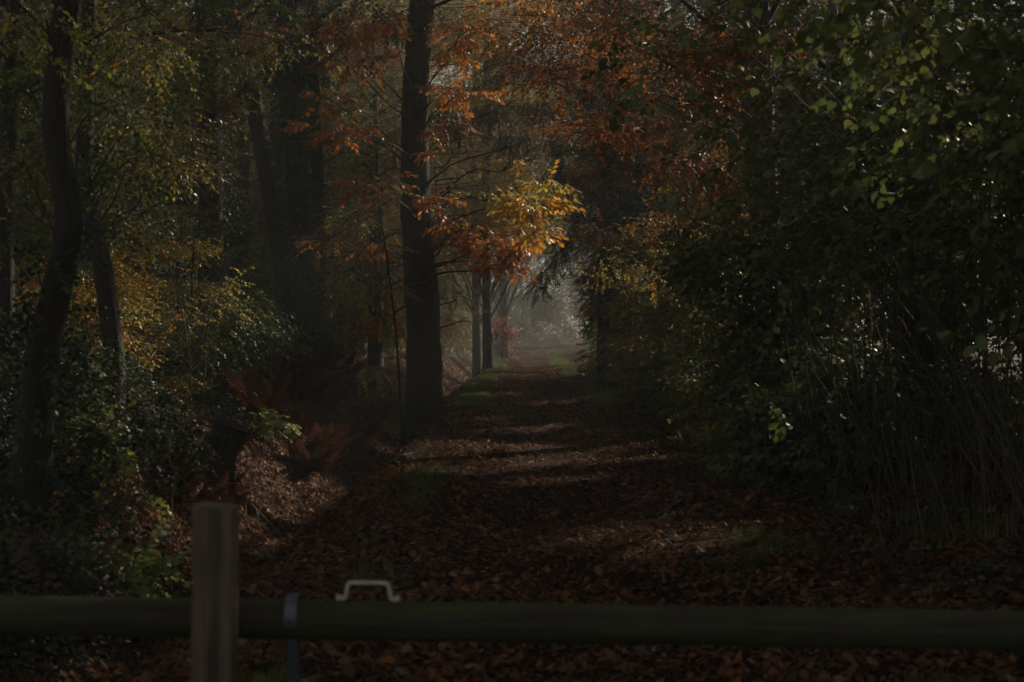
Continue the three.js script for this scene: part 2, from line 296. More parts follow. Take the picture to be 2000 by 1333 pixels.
function shrub({ name = 'shrub', label, category = 'shrub', group, x, z, h = 2.5, r = 1.2, stems = 6, clumps = 8, per = 50, kind = 'hazel', leaf = LEAF.soft, pal = PAL.olive, scale = 1, loose = 0, lean = V(0, 0, 0), low = 0.25, stemR = 0.014, mat = stemMat, ry = 0.6, rx = 0.5, shoots = 0, free = false }) {
  const b = onGround(x, z), o = thing(name, label, category, b, group), list = [], tips = [];
  for (let i = 0; i < stems; i++) {
    const w = i / stems * 6.283 + rnd(), q = rr(0.35, 1) * r, e = V(b.x + Math.cos(w) * q + lean.x, b.y + h * rr(0.75, 1.05) + lean.y, b.z + Math.sin(w) * q + lean.z), s = V(b.x + Math.cos(w) * 0.12 * r, b.y - 0.08, b.z + Math.sin(w) * 0.12 * r);
    const m = s.clone().lerp(e, 0.5); m.y += h * 0.16; m.x -= (e.x - s.x) * 0.22; m.z -= (e.z - s.z) * 0.22;
    const pts = [s, s.clone().lerp(m, 0.5).add(V(gs(), 0, gs()).multiplyScalar(0.04 * h)), m, m.clone().lerp(e, 0.5).add(V(gs(), gs(), gs()).multiplyScalar(0.04 * h)), e];
    part(o, 'stem', local(tube(pts, [stemR * rr(0.7, 1.3), stemR * 0.6, 0.004], { sides: 5, step: 0.35, rough: 0.05 }), o), mat); tips.push(new THREE.CatmullRomCurve3(pts));
  }
  for (let i = 0; i < shoots; i++) { const w = rnd() * 6.283, s = V(b.x + Math.cos(w) * 0.35 * r, b.y - 0.05, b.z + Math.sin(w) * 0.35 * r), e = s.clone().add(V(rr(-1, 0.9) * 0.9 * r, h * rr(0.25, 0.7), gs() * 0.8 * r)); part(o, 'stem', local(tube(limbPath(s, e, rr(0, 0.14), 0.05), [stemR * rr(0.35, 0.7), 0.005, 0.002], { sides: 4, step: 0.4, rough: 0 }), o), mat); }
  const twigs = [];
  for (let i = 0; i < clumps; i++) {
    const t = pick(tips), a = t.getPoint(rr(low, 1)), c = a.clone().add(V(gs(), gs() * 0.5 + 0.1, gs()).multiplyScalar(r * 0.45)), R = r * rx * rr(0.7, 1.2);
    twigs.push(tube(limbPath(a, c, 0.1, 0.08), [0.006, 0.003], { sides: 3, step: 0.4, rough: 0 }));
    clump(list, c, R, R * ry, per, pal, { scale, free });
  }
  part(o, 'twigs', local(mergeGeometries(twigs), o), mat).userData.kind = 'stuff';
  foliage(o, 'foliage', kind, leaf, list, loose);
  return o;
}

// ---------------------------------------------------------------- the ground
const soilMap = texture(1024, (u, v) => { const a = wrapN(u, v, 3, 3, 1), b = wrapN(u, v, 14, 14, 7), c = wrapN(u, v, 45, 45, 13), k = 0.2 + 0.05 * a + 0.07 * b + 0.1 * c; return [k * 1.25, k * 0.88, k * 0.68]; });
const soilBump = texture(1024, (u, v) => { const k = 0.5 + 0.25 * wrapN(u, v, 14, 14, 7) + 0.3 * wrapN(u, v, 45, 45, 13); return [k, k, k]; }, false);
function sheet(x0, x1, z0, z1, nx, nz, lift, warp) {
  const pos = [], uv = [], idx = [];
  for (let j = 0; j <= nz; j++) for (let i = 0; i <= nx; i++) {
    const a = i / nx, b = j / nz, x = warp ? warp(a, x0, x1) : lerp(x0, x1, a), z = lerp(z0, z1, warp ? b * b * 0.75 + b * 0.25 : b);
    pos.push(x, ground(x, z) + lift, z); uv.push(x / 2.5, z / 2.5);
    if (i && j) { const q = (j - 1) * (nx + 1) + i - 1, w = q + nx + 1; idx.push(q, q + 1, w + 1, q, w + 1, w); }
  }
  const g = new THREE.BufferGeometry(); g.setAttribute('position', new THREE.Float32BufferAttribute(pos, 3)); g.setAttribute('uv', new THREE.Float32BufferAttribute(uv, 2)); g.setIndex(idx); g.computeVertexNormals(); return g;
}
const soil = new THREE.MeshPhysicalMaterial({ specularIntensity: 0.1, map: soilMap, bumpMap: soilBump, bumpScale: 0.03, roughness: 1 });
const floor = shade(new THREE.Mesh(sheet(-260, 260, 30, -420, 260, 330, 0, (a, x0, x1) => { const s = a * 2 - 1; return PATH_X + Math.sign(s) * (8 * Math.abs(s) + (x1 - 8) * Math.abs(s) ** 5); }), soil));
floor.name = 'ground'; floor.userData = { kind: 'structure', label: 'dark leaf-strewn forest floor with a ditch along the path', category: 'ground' }; scene.add(floor);
const pathMat = soil.clone(); pathMat.color = C(0.75, 0.7, 0.7);
const path = shade(new THREE.Mesh(sheet(PATH_X - 1.5, PATH_X + 1.55, -5, -160, 24, 420, 0.006), pathMat));
path.name = 'path'; path.userData = { kind: 'structure', label: 'straight earth path covered in brown fallen leaves', category: 'path' }; scene.add(path);

// fallen leaves
{
  const colors = [C(0.1, 0.046, 0.026), C(0.125, 0.062, 0.035), C(0.07, 0.036, 0.025), C(0.14, 0.08, 0.046), C(0.165, 0.062, 0.024), C(0.095, 0.058, 0.04), C(0.055, 0.033, 0.025), C(0.2, 0.075, 0.022), C(0.16, 0.115, 0.08)];
  const shapes = [leafGeo(SHAPE.oak, 1, 0.66, 0.35, 0.35), leafGeo(SHAPE.oak, 1, 0.7, -0.3, -0.3), leafGeo(SHAPE.oval, 1, 0.65, 0.5, 0.3), leafGeo(SHAPE.maple, 1, 0.75, 0.3, -0.3)], lists = [[], [], [], []], near = [];
  const N = 262000;
  for (let i = 0; i < N; i++) {
    const where = i < 200000 ? 0 : i < 242000 ? 1 : 2, d = where === 0 ? 4.6 + 62 * Math.pow(rnd(), 2.1) : where === 1 ? 9 + 24 * Math.pow(rnd(), 1.3) : rr(50, 125), half = 1.2 + d * 0.385, x = where === 1 ? rr(-4.6, -1.5) : where === 2 ? rr(-3.5, 4.5) : d > 26 ? rr(-6, 4.5) : clamp(rr(-half, half), -9, 6.5), z = -d;
    if (where < 2 && d < 14 && n2(x * 0.9 + 3, z * 0.45) > 0.35 && Math.abs(x - PATH_X - 0.2) < 1.1 && rnd() < 0.5) continue;
    const grassy = n2(x * 0.6 + 40, z * 0.25) > 0.25 && Math.abs(Math.abs(x - PATH_X) - 1.5) < 0.5; if (grassy && rnd() < 0.6) continue;
    const k = Math.floor(rnd() * 4), s = (k === 2 ? rr(0.028, 0.05) : rr(0.034, 0.072)) * (1 + d * 0.011) * (Math.abs(x - PATH_X) < 0.55 && rnd() < 0.7 ? 0.7 : 1), p = onGround(x, z, rr(0.008, 0.035));
    const e = new THREE.Euler(gs() * 0.42, rnd() * 6.283, gs() * 0.42, 'YXZ'), nrm = V(ground(x - 0.1, z) - ground(x + 0.1, z), 0.2, ground(x, z - 0.1) - ground(x, z + 0.1)).normalize(), m = M4().compose(p, new THREE.Quaternion().setFromUnitVectors(V(0, 1, 0), nrm).multiply(new THREE.Quaternion().setFromEuler(e)), V(s, s * rr(0.6, 1.5), s));
    const q = seen(p), c = pick(colors), b = rr(0.7, 1.25);
    if (near.length < 280 && q && q[2] < 8.6 && q[0] > 0 && q[0] < 2000 && q[1] < 1330 && q[1] > 900 && rnd() < 0.06) { near.push([m, c, k]); continue; }
    lists[k].push([m, c.clone().multiplyScalar(b)]);
  }
  near.forEach(([m, c, k]) => { const l = part(floor, 'leaf', shapes[k], tint(LEAF.dry, c, [c.r, c.g, c.b].map((x) => Math.round(x * 100)).join())); m.decompose(l.position, l.quaternion, l.scale); });
  lists.forEach((l, k) => stuff(null, 'fallen_leaves', shapes[k], LEAF.dry, l, ['brown lobed leaf litter lying over path and ditch', 'upturned lobed dead leaves scattered over the path', 'small oval brown dead leaves carpeting the ground', 'curled broad dead leaves strewn across the path'][k], 'leaf litter'));
}
// grass on the verges
{
  const blades = [0, 1].map(() => mergeGeometries(Array.from({ length: 9 }, () => { const g = leafGeo([0.5, 0.45, 0.3, 0], 1, 0.045, 0.3, rr(-0.3, 0.6)); g.scale(1, 1, rr(0.6, 1.1)); g.rotateX(-Math.PI / 2 + rr(0.1, 0.75)); g.rotateY(rnd() * 6.283); g.translate(gs() * 0.22, 0, gs() * 0.22); return g; })));
  const lists = [[], []], green = [C(0.09, 0.14, 0.025), C(0.12, 0.16, 0.03), C(0.16, 0.16, 0.045), C(0.07, 0.11, 0.025)];
  for (let i = 0; i < 30000; i++) {
    const d = 6 + 84 * Math.pow(rnd(), 1.5), left = rnd() < 0.52, off = Math.abs(gs()) * 0.42, x = left ? PATH_X - 1.55 + gs() * 0.38 : PATH_X + 1.55 + gs() * 0.45, z = -d;
    const patch = n2(x * 0.6 + 40, z * 0.25); if (patch < (d > 30 ? -0.2 : 0.42) && rnd() < 0.96) continue; if (d < 30 && rnd() < 0.45) continue;
    const s = rr(0.04, 0.11) * (d > 30 ? 1.4 : 1); lists[i & 1].push([M4().makeRotationY(rnd() * 6.283).scale(V(s * 1.2, s, s * 1.2)).setPosition(onGround(x, z, -0.004)), pick(green).clone().multiplyScalar(rr(0.7, 1.2))]);
  }
  for (let i = 0; i < 9000; i++) {   // taller rough grass along the hedge foot and on the left bank
    const left = rnd() < 0.4, d = 9 + 60 * Math.pow(rnd(), 1.4), x = left ? rr(-9, -3.6) : rr(2.5, 6), s = rr(0.1, 0.3), z = -d; if (n2(x * 0.9, z * 0.5 + 70) < 0) continue;
    lists[i & 1].push([M4().makeRotationY(rnd() * 6.283).scale(V(s * 0.5, s, s * 0.5)).setPosition(onGround(x, z, -0.01)), pick([...green, C(0.2, 0.15, 0.07)]).clone().multiplyScalar(rr(0.6, 1.1))]);
  }
  lists.forEach((l, k) => stuff(null, 'grass', blades[k], LEAF.soft, l, ['green grass growing along both verges of the path', 'short grass tufts mixed through verge leaf litter'][k], 'grass'));
}

// ---------------------------------------------------------------- the barrier in front
{
  const D = 4.1, woodH = (u, v) => 0.5 + 0.22 * wrapN(u, v, 2.4, 0.9, 5) + 0.14 * wrapN(u, v, 9, 1.6, 9) + 0.16 * wrapN(u, v, 26, 2.2, 14), wood = texture(512, (u, v) => { const h = woodH(u, v), s = smooth(wrapN(u, v, 1.5, 1.2, 33), 0.05, 0.5); const k = 0.4 + 0.2 * (h - 0.5) * 2 + 0.07 * wrapN(u, v, 3, 4, 51); return [lerp(k * 0.93, k * 0.58, s), lerp(k * 0.8, k * 0.52, s), lerp(k * 0.61, k * 0.41, s)]; });
  const woodBump = texture(512, (u, v) => { const h = woodH(u, v); return [h, h, h]; }, false);
  const postMat = new THREE.MeshStandardMaterial({ map: wood, bumpMap: woodBump, bumpScale: 0.0005, roughness: 0.9 });
  const pD = 3.96, top = at(405, 985, pD), foot = onGround(top.x + 0.012, top.z); foot.y -= 0.3;
  const H = top.y - foot.y, W = 0.107, g = new RoundedBoxGeometry(W, H, W, 3, 0.005); g.translate(0, H / 2, 0);
  { const p = g.attributes.position, uv = g.attributes.uv; for (let i = 0; i < p.count; i++) { const y = p.getY(i); p.setX(i, p.getX(i) * (1 + 0.05 * (1 - y / H)) + 0.003 * n2(y * 3, p.getZ(i) * 20)); if (y > H - 0.02) p.setY(i, y - 0.012 * (p.getX(i) / W + 0.3) + 0.004 * n2(p.getX(i) * 40, p.getZ(i) * 40)); uv.setXY(i, (p.getX(i) + p.getZ(i)) * 1.7, y * 0.45); } g.computeVertexNormals(); }
  const post = thing('barrier_post', 'weathered grey square timber post standing in front of the barrier rail', 'post', foot.clone());
  g.rotateY(0.0); g.rotateZ(-0.008); part(post, 'post_shaft', g, postMat);

  const a = at(-420, 1196, D), b = at(2500, 1240, D), R = 0.056, boomLen = a.distanceTo(b);
  const boom = thing('barrier_rail', 'dark mossy round timber rail barring the forest path', 'barrier', a.clone());
  const mossTex = texture(512, (u, v) => { const h = 0.5 + 0.3 * wrapN(u, v, 9, 0.8, 15) + 0.2 * wrapN(u, v, 25, 9, 19), s = smooth(wrapN(u, v, 2, 2, 27), -0.35, 0.35); return [lerp(0.2, 0.19, s) * (0.5 + h), lerp(0.17, 0.22, s) * (0.5 + h), lerp(0.14, 0.1, s) * (0.5 + h)]; });
  const pole = new THREE.CylinderGeometry(R, R, boomLen, 40, 60); pole.rotateZ(Math.PI / 2); pole.translate(boomLen / 2, 0, 0);
  { const p = pole.attributes.position, uv = pole.attributes.uv; for (let i = 0; i < p.count; i++) { const k = 1 + 0.02 * n3(p.getX(i) * 1.5, p.getY(i) * 8, p.getZ(i) * 8); p.setY(i, p.getY(i) * k); p.setZ(i, p.getZ(i) * k); uv.setXY(i, uv.getX(i) * 0.5, p.getX(i) * 0.8); } pole.computeVertexNormals(); }
  const dirB = b.clone().sub(a).normalize(); boom.quaternion.setFromUnitVectors(X, dirB);
  part(boom, 'pole', pole, new THREE.MeshStandardMaterial({ map: mossTex, bumpMap: woodBump, bumpScale: 0.004, roughness: 0.95 }));
  // white bent-bar handle on top of the rail
  const xo = (px) => at(px, 1200, D).sub(a).dot(dirB), hx = xo(718), hw = 0.066, hh = 0.046, rB = 0.0052;
  const hp = [[-hw - 0.026, 0], [-hw - 0.004, 0], [-hw, 0.003], [-hw + 0.001, 0.007], [-hw + 0.0075, hh - 0.005], [-hw + 0.0095, hh - 0.0015], [-hw + 0.014, hh], [hw - 0.014, hh], [hw - 0.0095, hh - 0.0015], [hw - 0.0075, hh - 0.005], [hw - 0.001, 0.007], [hw, 0.003], [hw + 0.004, 0], [hw + 0.026, 0]].map(([x, y]) => V(hx + x, R + rB + 0.001 + y, 0));
  const white = new THREE.MeshStandardMaterial({ color: C(0.62, 0.6, 0.54), roughness: 0.55, map: texture(64, (u, v) => { const k = 0.88 + 0.12 * wrapN(u, v, 2, 2, 3); return [k, k, k * 0.97]; }) });
  const hg = new THREE.TubeGeometry(new THREE.CatmullRomCurve3(hp, false, 'centripetal'), 80, rB, 10); const hand = part(boom, 'handle', hg, white);
  for (const s of [-1, 1]) { const sc = new THREE.CylinderGeometry(0.008, 0.009, 0.006, 12); sc.translate(hx + s * (hw + 0.018), R + rB * 2 + 0.002, 0); part(hand, 'screw', sc, white); }
  // galvanised strap and leg that carry the rail
  const steel = new THREE.MeshStandardMaterial({ color: C(0.17, 0.185, 0.21), metalness: 0.4, roughness: 0.5, map: texture(128, (u, v) => { const k = 0.8 + 0.2 * wrapN(u, v, 4, 4, 8); return [k, k, k]; }) });
  const dark = new THREE.MeshStandardMaterial({ color: C(0.05, 0.055, 0.065), metalness: 0.5, roughness: 0.6 });
  const sx = at(573, 1205, D), gf = onGround(sx.x, sx.z), leg = thing('rail_support', 'slim dark steel support with galvanised strap holding the barrier rail', 'support', gf.clone());
  const railY = sx.y; const y0 = railY - gf.y;
  const strapShape = new THREE.Shape(); const ro = R + 0.008; strapShape.moveTo(-ro, -0.022); strapShape.lineTo(-ro, 0); strapShape.absarc(0, 0, ro, Math.PI, 0, true); strapShape.lineTo(ro, -0.022); strapShape.lineTo(ro - 0.005, -0.022); strapShape.lineTo(ro - 0.005, 0); strapShape.absarc(0, 0, ro - 0.005, 0, Math.PI, false); strapShape.lineTo(-ro + 0.005, -0.022);
  const sg = new THREE.ExtrudeGeometry(strapShape, { depth: 0.034, bevelEnabled: false, curveSegments: 20 }); sg.translate(0, 0, -0.017); sg.rotateY(Math.PI / 2); sg.translate(0, y0 + 0.002, 0);
  const strap = part(leg, 'strap', sg, steel);
  const bolt = new THREE.CylinderGeometry(0.0105, 0.0105, 0.014, 6); bolt.rotateX(Math.PI / 2); bolt.translate(0, y0 - 0.008, ro + 0.005); part(strap, 'bolt', bolt, dark);
  const lg = new RoundedBoxGeometry(0.034, y0 - R + 0.2, 0.05, 2, 0.004); lg.translate(0, (y0 - R - 0.2) / 2 - 0.004, 0); part(leg, 'leg', lg, dark);
}

// ---------------------------------------------------------------- the large oak beside the path
const P = (d, ...px) => px.map(([x, y]) => at(x, y, d));
tree({
  name: 'red_oak_tree', label: 'tall straight dark oak trunk with orange leaves at path edge beside ditch', mat: oakBark, sides: 40, step: 0.14, flare: 0.32,
  pts: [...P(28.5, [828, 822], [827, 640], [812, 400], [811, 200], [824, 0]), at(835, -260, 28.6), at(832, -560, 28.4), at(840, -900, 28.5)], radii: [0.39, 0.345, 0.3, 0.27, 0.24, 0.22, 0.17, 0.1, 0.05],
  kind: 'oak', leaf: LEAF.glossy, pal: PAL.orange, loose: 290, limbR: 0.22, droop: -0.12, crown: { from: 0.6, drop: -0.1, n: 26, R: 5, rx: 1.5, ry: 0.8, per: 100 },
  clumps: [
    [1015, 318, 23.6, 0.6, 0.14, 34, PAL.gold], [1040, 400, 22.4, 0.5, 0.11, 34, PAL.gold], [1050, 450, 22.6, 0.3, 0.1, 16, PAL.gold], [930, 322, 24, 0.7, 0.13, 36, PAL.gold], [960, 385, 23.5, 0.85, 0.12, 46, PAL.gold], [880, 362, 24, 0.6, 0.12, 26, PAL.gold], [1000, 285, 24.6, 0.5, 0.12, 20, PAL.gold], [1070, 360, 23, 0.4, 0.1, 16, PAL.gold], [890, 300, 24.8, 0.5, 0.12, 20, PAL.orange], [985, 470, 23.6, 0.6, 0.12, 28, PAL.orange], [920, 440, 24.4, 0.8, 0.13, 34, [...PAL.gold, ...PAL.orange]], [1000, 200, 25, 0.6, 0.14, 24, PAL.orange], [900, 180, 25.5, 0.7, 0.14, 30, PAL.orange], [930, 60, 25, 0.7, 0.18, 30, PAL.orange], [900, 450, 24.5, 0.5, 0.25, 34, PAL.rust], [970, 500, 24, 0.4, 0.2, 26, PAL.rust], [1005, 520, 23.5, 0.22, 0.1, 10, PAL.rust],
    [840, 385, 24.5, 0.35, 0.12, 16, PAL.orange], [890, 585, 26, 0.35, 0.12, 14, PAL.rust], [905, 625, 27, 0.25, 0.08, 9, PAL.rust], [880, 250, 26, 0.5, 0.25, 26, PAL.rust], [905, 95, 26, 0.6, 0.35, 34, PAL.orange],
    [720, 360, 25, 0.6, 0.22, 34, PAL.rust], [660, 250, 24.5, 0.7, 0.2, 36, PAL.rust], [640, 190, 24, 0.5, 0.2, 14, PAL.rust], [700, 120, 25, 0.8, 0.22, 40, PAL.rust], [650, 50, 24, 0.7, 0.2, 30, PAL.rust], [500, 50, 23, 0.5, 0.15, 16, PAL.rust], [760, 40, 26, 0.5, 0.3, 26, PAL.orange], [430, 200, 23, 0.45, 0.15, 14, PAL.rust], [740, 480, 26, 0.4, 0.15, 16, PAL.rust],
  ].map(([x, y, d, rx, ry, n, pal]) => ({ c: at(x, y, d), rx, ry, n, pal, drop: -0.03, sag: 0.03 })),
});
// ---------------------------------------------------------------- left side
tree({
  name: 'leaning_tree', label: 'dark leaning trunk with yellow-green leaves nearest the camera, beside the barrier post', sides: 22, step: 0.15, flare: 0.3,
  pts: [at(45, 1020, 10.5), at(68, 850, 10.5), at(82, 700, 10.5), at(112, 560, 10.5), at(134, 420, 10.4), at(110, 280, 10.4), at(112, 140, 10.4), at(128, 0, 10.3), at(150, -400, 10.2), at(140, -900, 10)], radii: [0.18, 0.135, 0.118, 0.11, 0.1, 0.09, 0.095, 0.09, 0.085, 0.065, 0.04],
  kind: 'small', leaf: LEAF.soft, pal: PAL.olive, loose: 240, ivy: { n: 70, from: 0.0, to: 0.4, depth: 0.05 }, limbR: 0.2, crown: { from: 0.84, n: 22, R: 3.4, rx: 1.1, per: 150, drop: -0.05 },
  clumps: [
    [200, 60, 11.5, 0.5, 0.3, 70, PAL.yellow], [290, 90, 13, 0.6, 0.35, 90, PAL.yellow], [240, 200, 12, 0.6, 0.25, 80, PAL.olive], [320, 240, 13, 0.6, 0.25, 90, PAL.olive], [330, 320, 13.5, 0.6, 0.15, 80, PAL.yellow], [230, 330, 12, 0.5, 0.2, 70, PAL.green], [60, 170, 10.8, 0.4, 0.3, 60, PAL.green], [40, 300, 11, 0.45, 0.3, 60, PAL.olive], [40, 60, 12, 0.5, 0.3, 60, PAL.yellow], [300, 410, 13, 0.5, 0.2, 60, PAL.olive], [190, 440, 11.5, 0.35, 0.2, 40, PAL.green], [30, 470, 11, 0.4, 0.3, 50, PAL.green], [90, 40, 9.6, 0.22, 0.15, 14, PAL.lime], [110, 110, 9.6, 0.18, 0.12, 10, PAL.lime],
  ].map(([x, y, d, rx, ry, n, pal]) => ({ c: at(x, y, d), rx, ry, n, pal, drop: 0.12 })),
});
tree({
  name: 'crooked_tree', label: 'thin crooked dark trunk just behind the nearest leaning trunk', sides: 14, step: 0.2,
  limbR: 0.14, pts: [at(212, 840, 17), at(222, 700, 17), at(205, 560, 17), at(180, 420, 17), at(165, 300, 17), at(175, 0, 17), at(160, -400, 17)], radii: [0.16, 0.125, 0.11, 0.1, 0.09, 0.07, 0.03], kind: 'small', pal: PAL.olive, crown: { from: 0.58, n: 16, R: 2.6, rx: 0.9, per: 120, drop: 0 },
});
tree({ name: 'young_tree', label: 'slender dark trunk in the top corner left of the leaning trunk', pts: [at(5, 820, 14), at(12, 400, 14), at(18, 200, 14), at(30, 0, 14), at(40, -500, 14)], radii: [0.12, 0.09, 0.08, 0.07, 0.03], sides: 12, kind: 'small', pal: PAL.olive, crown: { from: 0.5, n: 14, R: 2.4, rx: 0.9, per: 110 } });
{ // ivy-clad twin trunks
  const base = at(590, 690, 33);
  const o = tree({ name: 'ivy_tree', label: 'twin-stemmed tree thickly clad in dark ivy left of the oak', pts: [base, ...P(33, [592, 560], [578, 300], [562, 100], [555, -100], [545, -500], [530, -900])], radii: [0.38, 0.29, 0.26, 0.24, 0.22, 0.16, 0.06], sides: 20, kind: 'beech', pal: PAL.olive, ivy: { n: 2600, to: 0.8, depth: 0.13 }, crown: { from: 0.5, n: 20, R: 5, rx: 1.7, per: 120 }, scale: 1.3 });
  const extra = (pts, radii, n) => { part(o, 'trunk', local(tube(pts, radii, { sides: 14, step: 0.25 }), o), darkBark); const l = []; ivyOn(l, pts, radii, n, 0.3, 1, PAL.dark, 0.09); foliage(o, 'ivy', 'ivy', LEAF.ivy, l); };
  extra([base.clone().add(V(-0.2, -0.2, 0.3)), ...P(33.2, [556, 560], [518, 330], [488, 170], [452, 30], [440, -150], [430, -500])], [0.26, 0.22, 0.2, 0.19, 0.18, 0.15, 0.1], 120);
  extra([base.clone().add(V(0.2, -0.2, -0.3)), ...P(33.6, [622, 560], [620, 330], [612, 120], [610, -60], [620, -400])], [0.18, 0.15, 0.13, 0.12, 0.1, 0.06], 500);
}
tree({ name: 'dark_tree', label: 'broad dark trunk between the leaning tree and the ivy tree', pts: [at(415, 770, 28), ...P(28, [412, 500], [410, 250], [402, 0], [400, -300], [405, -800])], radii: [0.3, 0.24, 0.22, 0.2, 0.17, 0.06], kind: 'beech', pal: PAL.dark, ivy: { n: 1000, depth: 0.12, to: 0.8 }, crown: { from: 0.55, n: 18, R: 5, rx: 1.7, per: 110 }, scale: 1.3 });
// saplings
tree({ name: 'sapling', label: 'thin leaning sapling with orange leaves close beside the oak trunk', pts: [at(790, 800, 25), at(772, 640, 25), at(752, 480, 25), at(740, 400, 25), at(735, 300, 25)], radii: [0.035, 0.026, 0.02, 0.014, 0.006], sides: 7, kind: 'beech', leaf: LEAF.soft, pal: PAL.yellow, flare: 0, clumps: [[690, 420, 25.4, 0.4, 0.15, 40, PAL.olive], [760, 560, 25, 0.35, 0.1, 26, PAL.olive], [690, 640, 24.8, 0.45, 0.15, 40, PAL.rust], [720, 720, 24.6, 0.35, 0.12, 26, PAL.yellow], [740, 360, 25, 0.35, 0.15, 34, PAL.gold], [680, 540, 25, 0.5, 0.15, 44, PAL.olive], [750, 620, 25.6, 0.4, 0.12, 30, PAL.orange], [640, 470, 25, 0.4, 0.12, 30, PAL.rust]].map(([x, y, d, rx, ry, n, pal]) => ({ c: at(x, y, d), rx, ry, n, pal, drop: 0.05 })) });
for (const [px, d, lab] of [[378, 21, 'very thin upright sapling stem behind the bank stump'], [392, 21.6, 'pale thin sapling with yellow leaves above the stump'], [350, 22.5, 'thin sapling among golden leaves left of the stump']]) tree({ name: 'sapling', label: lab, pts: [at(px, 830, d), at(px + 3, 700, d), at(px - 4, 560, d), at(px + 6, 420, d)], radii: [0.028, 0.022, 0.015, 0.006], sides: 6, flare: 0, kind: 'small', pal: PAL.yellow, clumps: [[px + 20, 640], [px - 25, 690], [px + 10, 560], [px - 10, 480]].map(([x, y]) => ({ c: at(x, y, d + rr(-0.3, 0.3)), rx: 0.35, ry: 0.14, n: 32, drop: 0.1 })) });

// ---------------------------------------------------------------- right side
{
  const o = tree({
    name: 'ivied_conifer', label: 'dark evergreen wrapped in ivy drooping over the path on its right', pts: [at(1200, 700, 42), ...P(42, [1198, 450], [1202, 200], [1200, 0], [1195, -300], [1200, -800])], radii: [0.5, 0.45, 0.4, 0.36, 0.3, 0.06], kind: 'yew', leaf: LEAF.needle, pal: PAL.dark, ivy: { n: 4200, depth: 0.6 }, scale: 1.2, droop: -0.35, crown: { from: 0.4, n: 26, R: 4.2, rx: 1.4, ry: 0.8, per: 150 },
    clumps: [...Array.from({ length: 22 }, (_, i) => [1200 + (i % 3 - 1) * 34 + gs() * 12, 20 + i * 28, 41.3 + gs() * 0.5, 0.85, 0.7]), [1090, 500, 40, 0.4, 0.35], [1065, 535, 39.6, 0.3, 0.3], [1045, 560, 39.4, 0.25, 0.22], [1030, 585, 39.3, 0.16, 0.12], [1110, 460, 40.4, 0.5, 0.4], [1130, 420, 40.6, 0.6, 0.5], [1150, 350, 41, 0.8, 0.6], [1100, 330, 40, 0.7, 0.4], [1260, 300, 40, 0.9, 0.7], [1240, 420, 40.5, 0.9, 0.7], [1180, 560, 41, 0.8, 0.7], [900, 250, 43, 1, 0.4], [960, 215, 42.5, 1, 0.4], [1050, 210, 42, 1, 0.5], [870, 225, 43, 0.8, 0.4], [1000, 270, 43, 0.8, 0.35], [1080, 280, 42, 0.9, 0.5], [1000, 120, 42, 1, 0.5], [920, 150, 43, 1, 0.5], [1080, 110, 42, 1, 0.6], [1130, 180, 41, 1, 0.7]].map(([x, y, d, rx, ry]) => ({ c: at(x, y, d), rx, ry, n: Math.round(110 * rx + 14), drop: -0.5, sag: 0.16 })),
  });
}
tree({
  name: 'beech_tree', label: 'dark beech trunk with russet leaves reaching over the path', sides: 18, pts: [at(1490, 900, 24), ...P(24, [1492, 500], [1485, 250], [1478, 0], [1480, -400], [1500, -1000])], radii: [0.3, 0.26, 0.24, 0.22, 0.16, 0.05], mat: oakBark, kind: 'beech', leaf: LEAF.soft, pal: PAL.russet, loose: 200, crown: { from: 0.5, n: 24, R: 5, rx: 1.5, ry: 0.7, per: 150 },
  clumps: [
    [1040, 60, 21], [1100, 130, 20], [1180, 60, 19], [1260, 130, 18], [1150, 230, 21], [1230, 250, 20], [1320, 60, 17], [1340, 190, 18], [1300, 310, 19], [1400, 120, 17], [1420, 260, 18], [1380, 350, 20], [1200, 330, 23], [1240, 410, 24], [1160, 300, 24], [1460, 60, 17], [1520, 180, 18], [1080, 30, 22], [1560, 60, 18], [1010, 130, 24], [1120, 290, 25], [1290, 20, 19], [1450, 380, 21], [1180, 455, 26], [1330, 430, 23], [1000, 30, 26],
  ].map(([x, y, d]) => ({ c: at(x, y, d), rx: 0.85, ry: 0.26, n: 85, drop: 0.05, sag: 0.06 })),
});
tree({ name: 'grey_trunk_tree', label: 'greyish trunk in haze between the ivied conifer and the beech', pts: [at(1405, 760, 40), ...P(40, [1404, 500], [1396, 300], [1390, 0], [1400, -500])], radii: [0.3, 0.26, 0.24, 0.2, 0.06], mat: oakBark, kind: 'beech', pal: PAL.russet, crown: { from: 0.4, n: 20, R: 4.5, rx: 1.6, per: 110 }, scale: 1.3 });
tree({ name: 'grey_trunk_tree', label: 'slim trunk seen through yellow leaves right of the ivied conifer', pts: [at(1315, 760, 52), ...P(52, [1318, 450], [1322, 200], [1320, -100], [1330, -500])], radii: [0.26, 0.22, 0.2, 0.16, 0.06], kind: 'beech', pal: PAL.russet, crown: { from: 0.4, n: 20, R: 5, rx: 1.8, per: 110 }, scale: 1.5 });
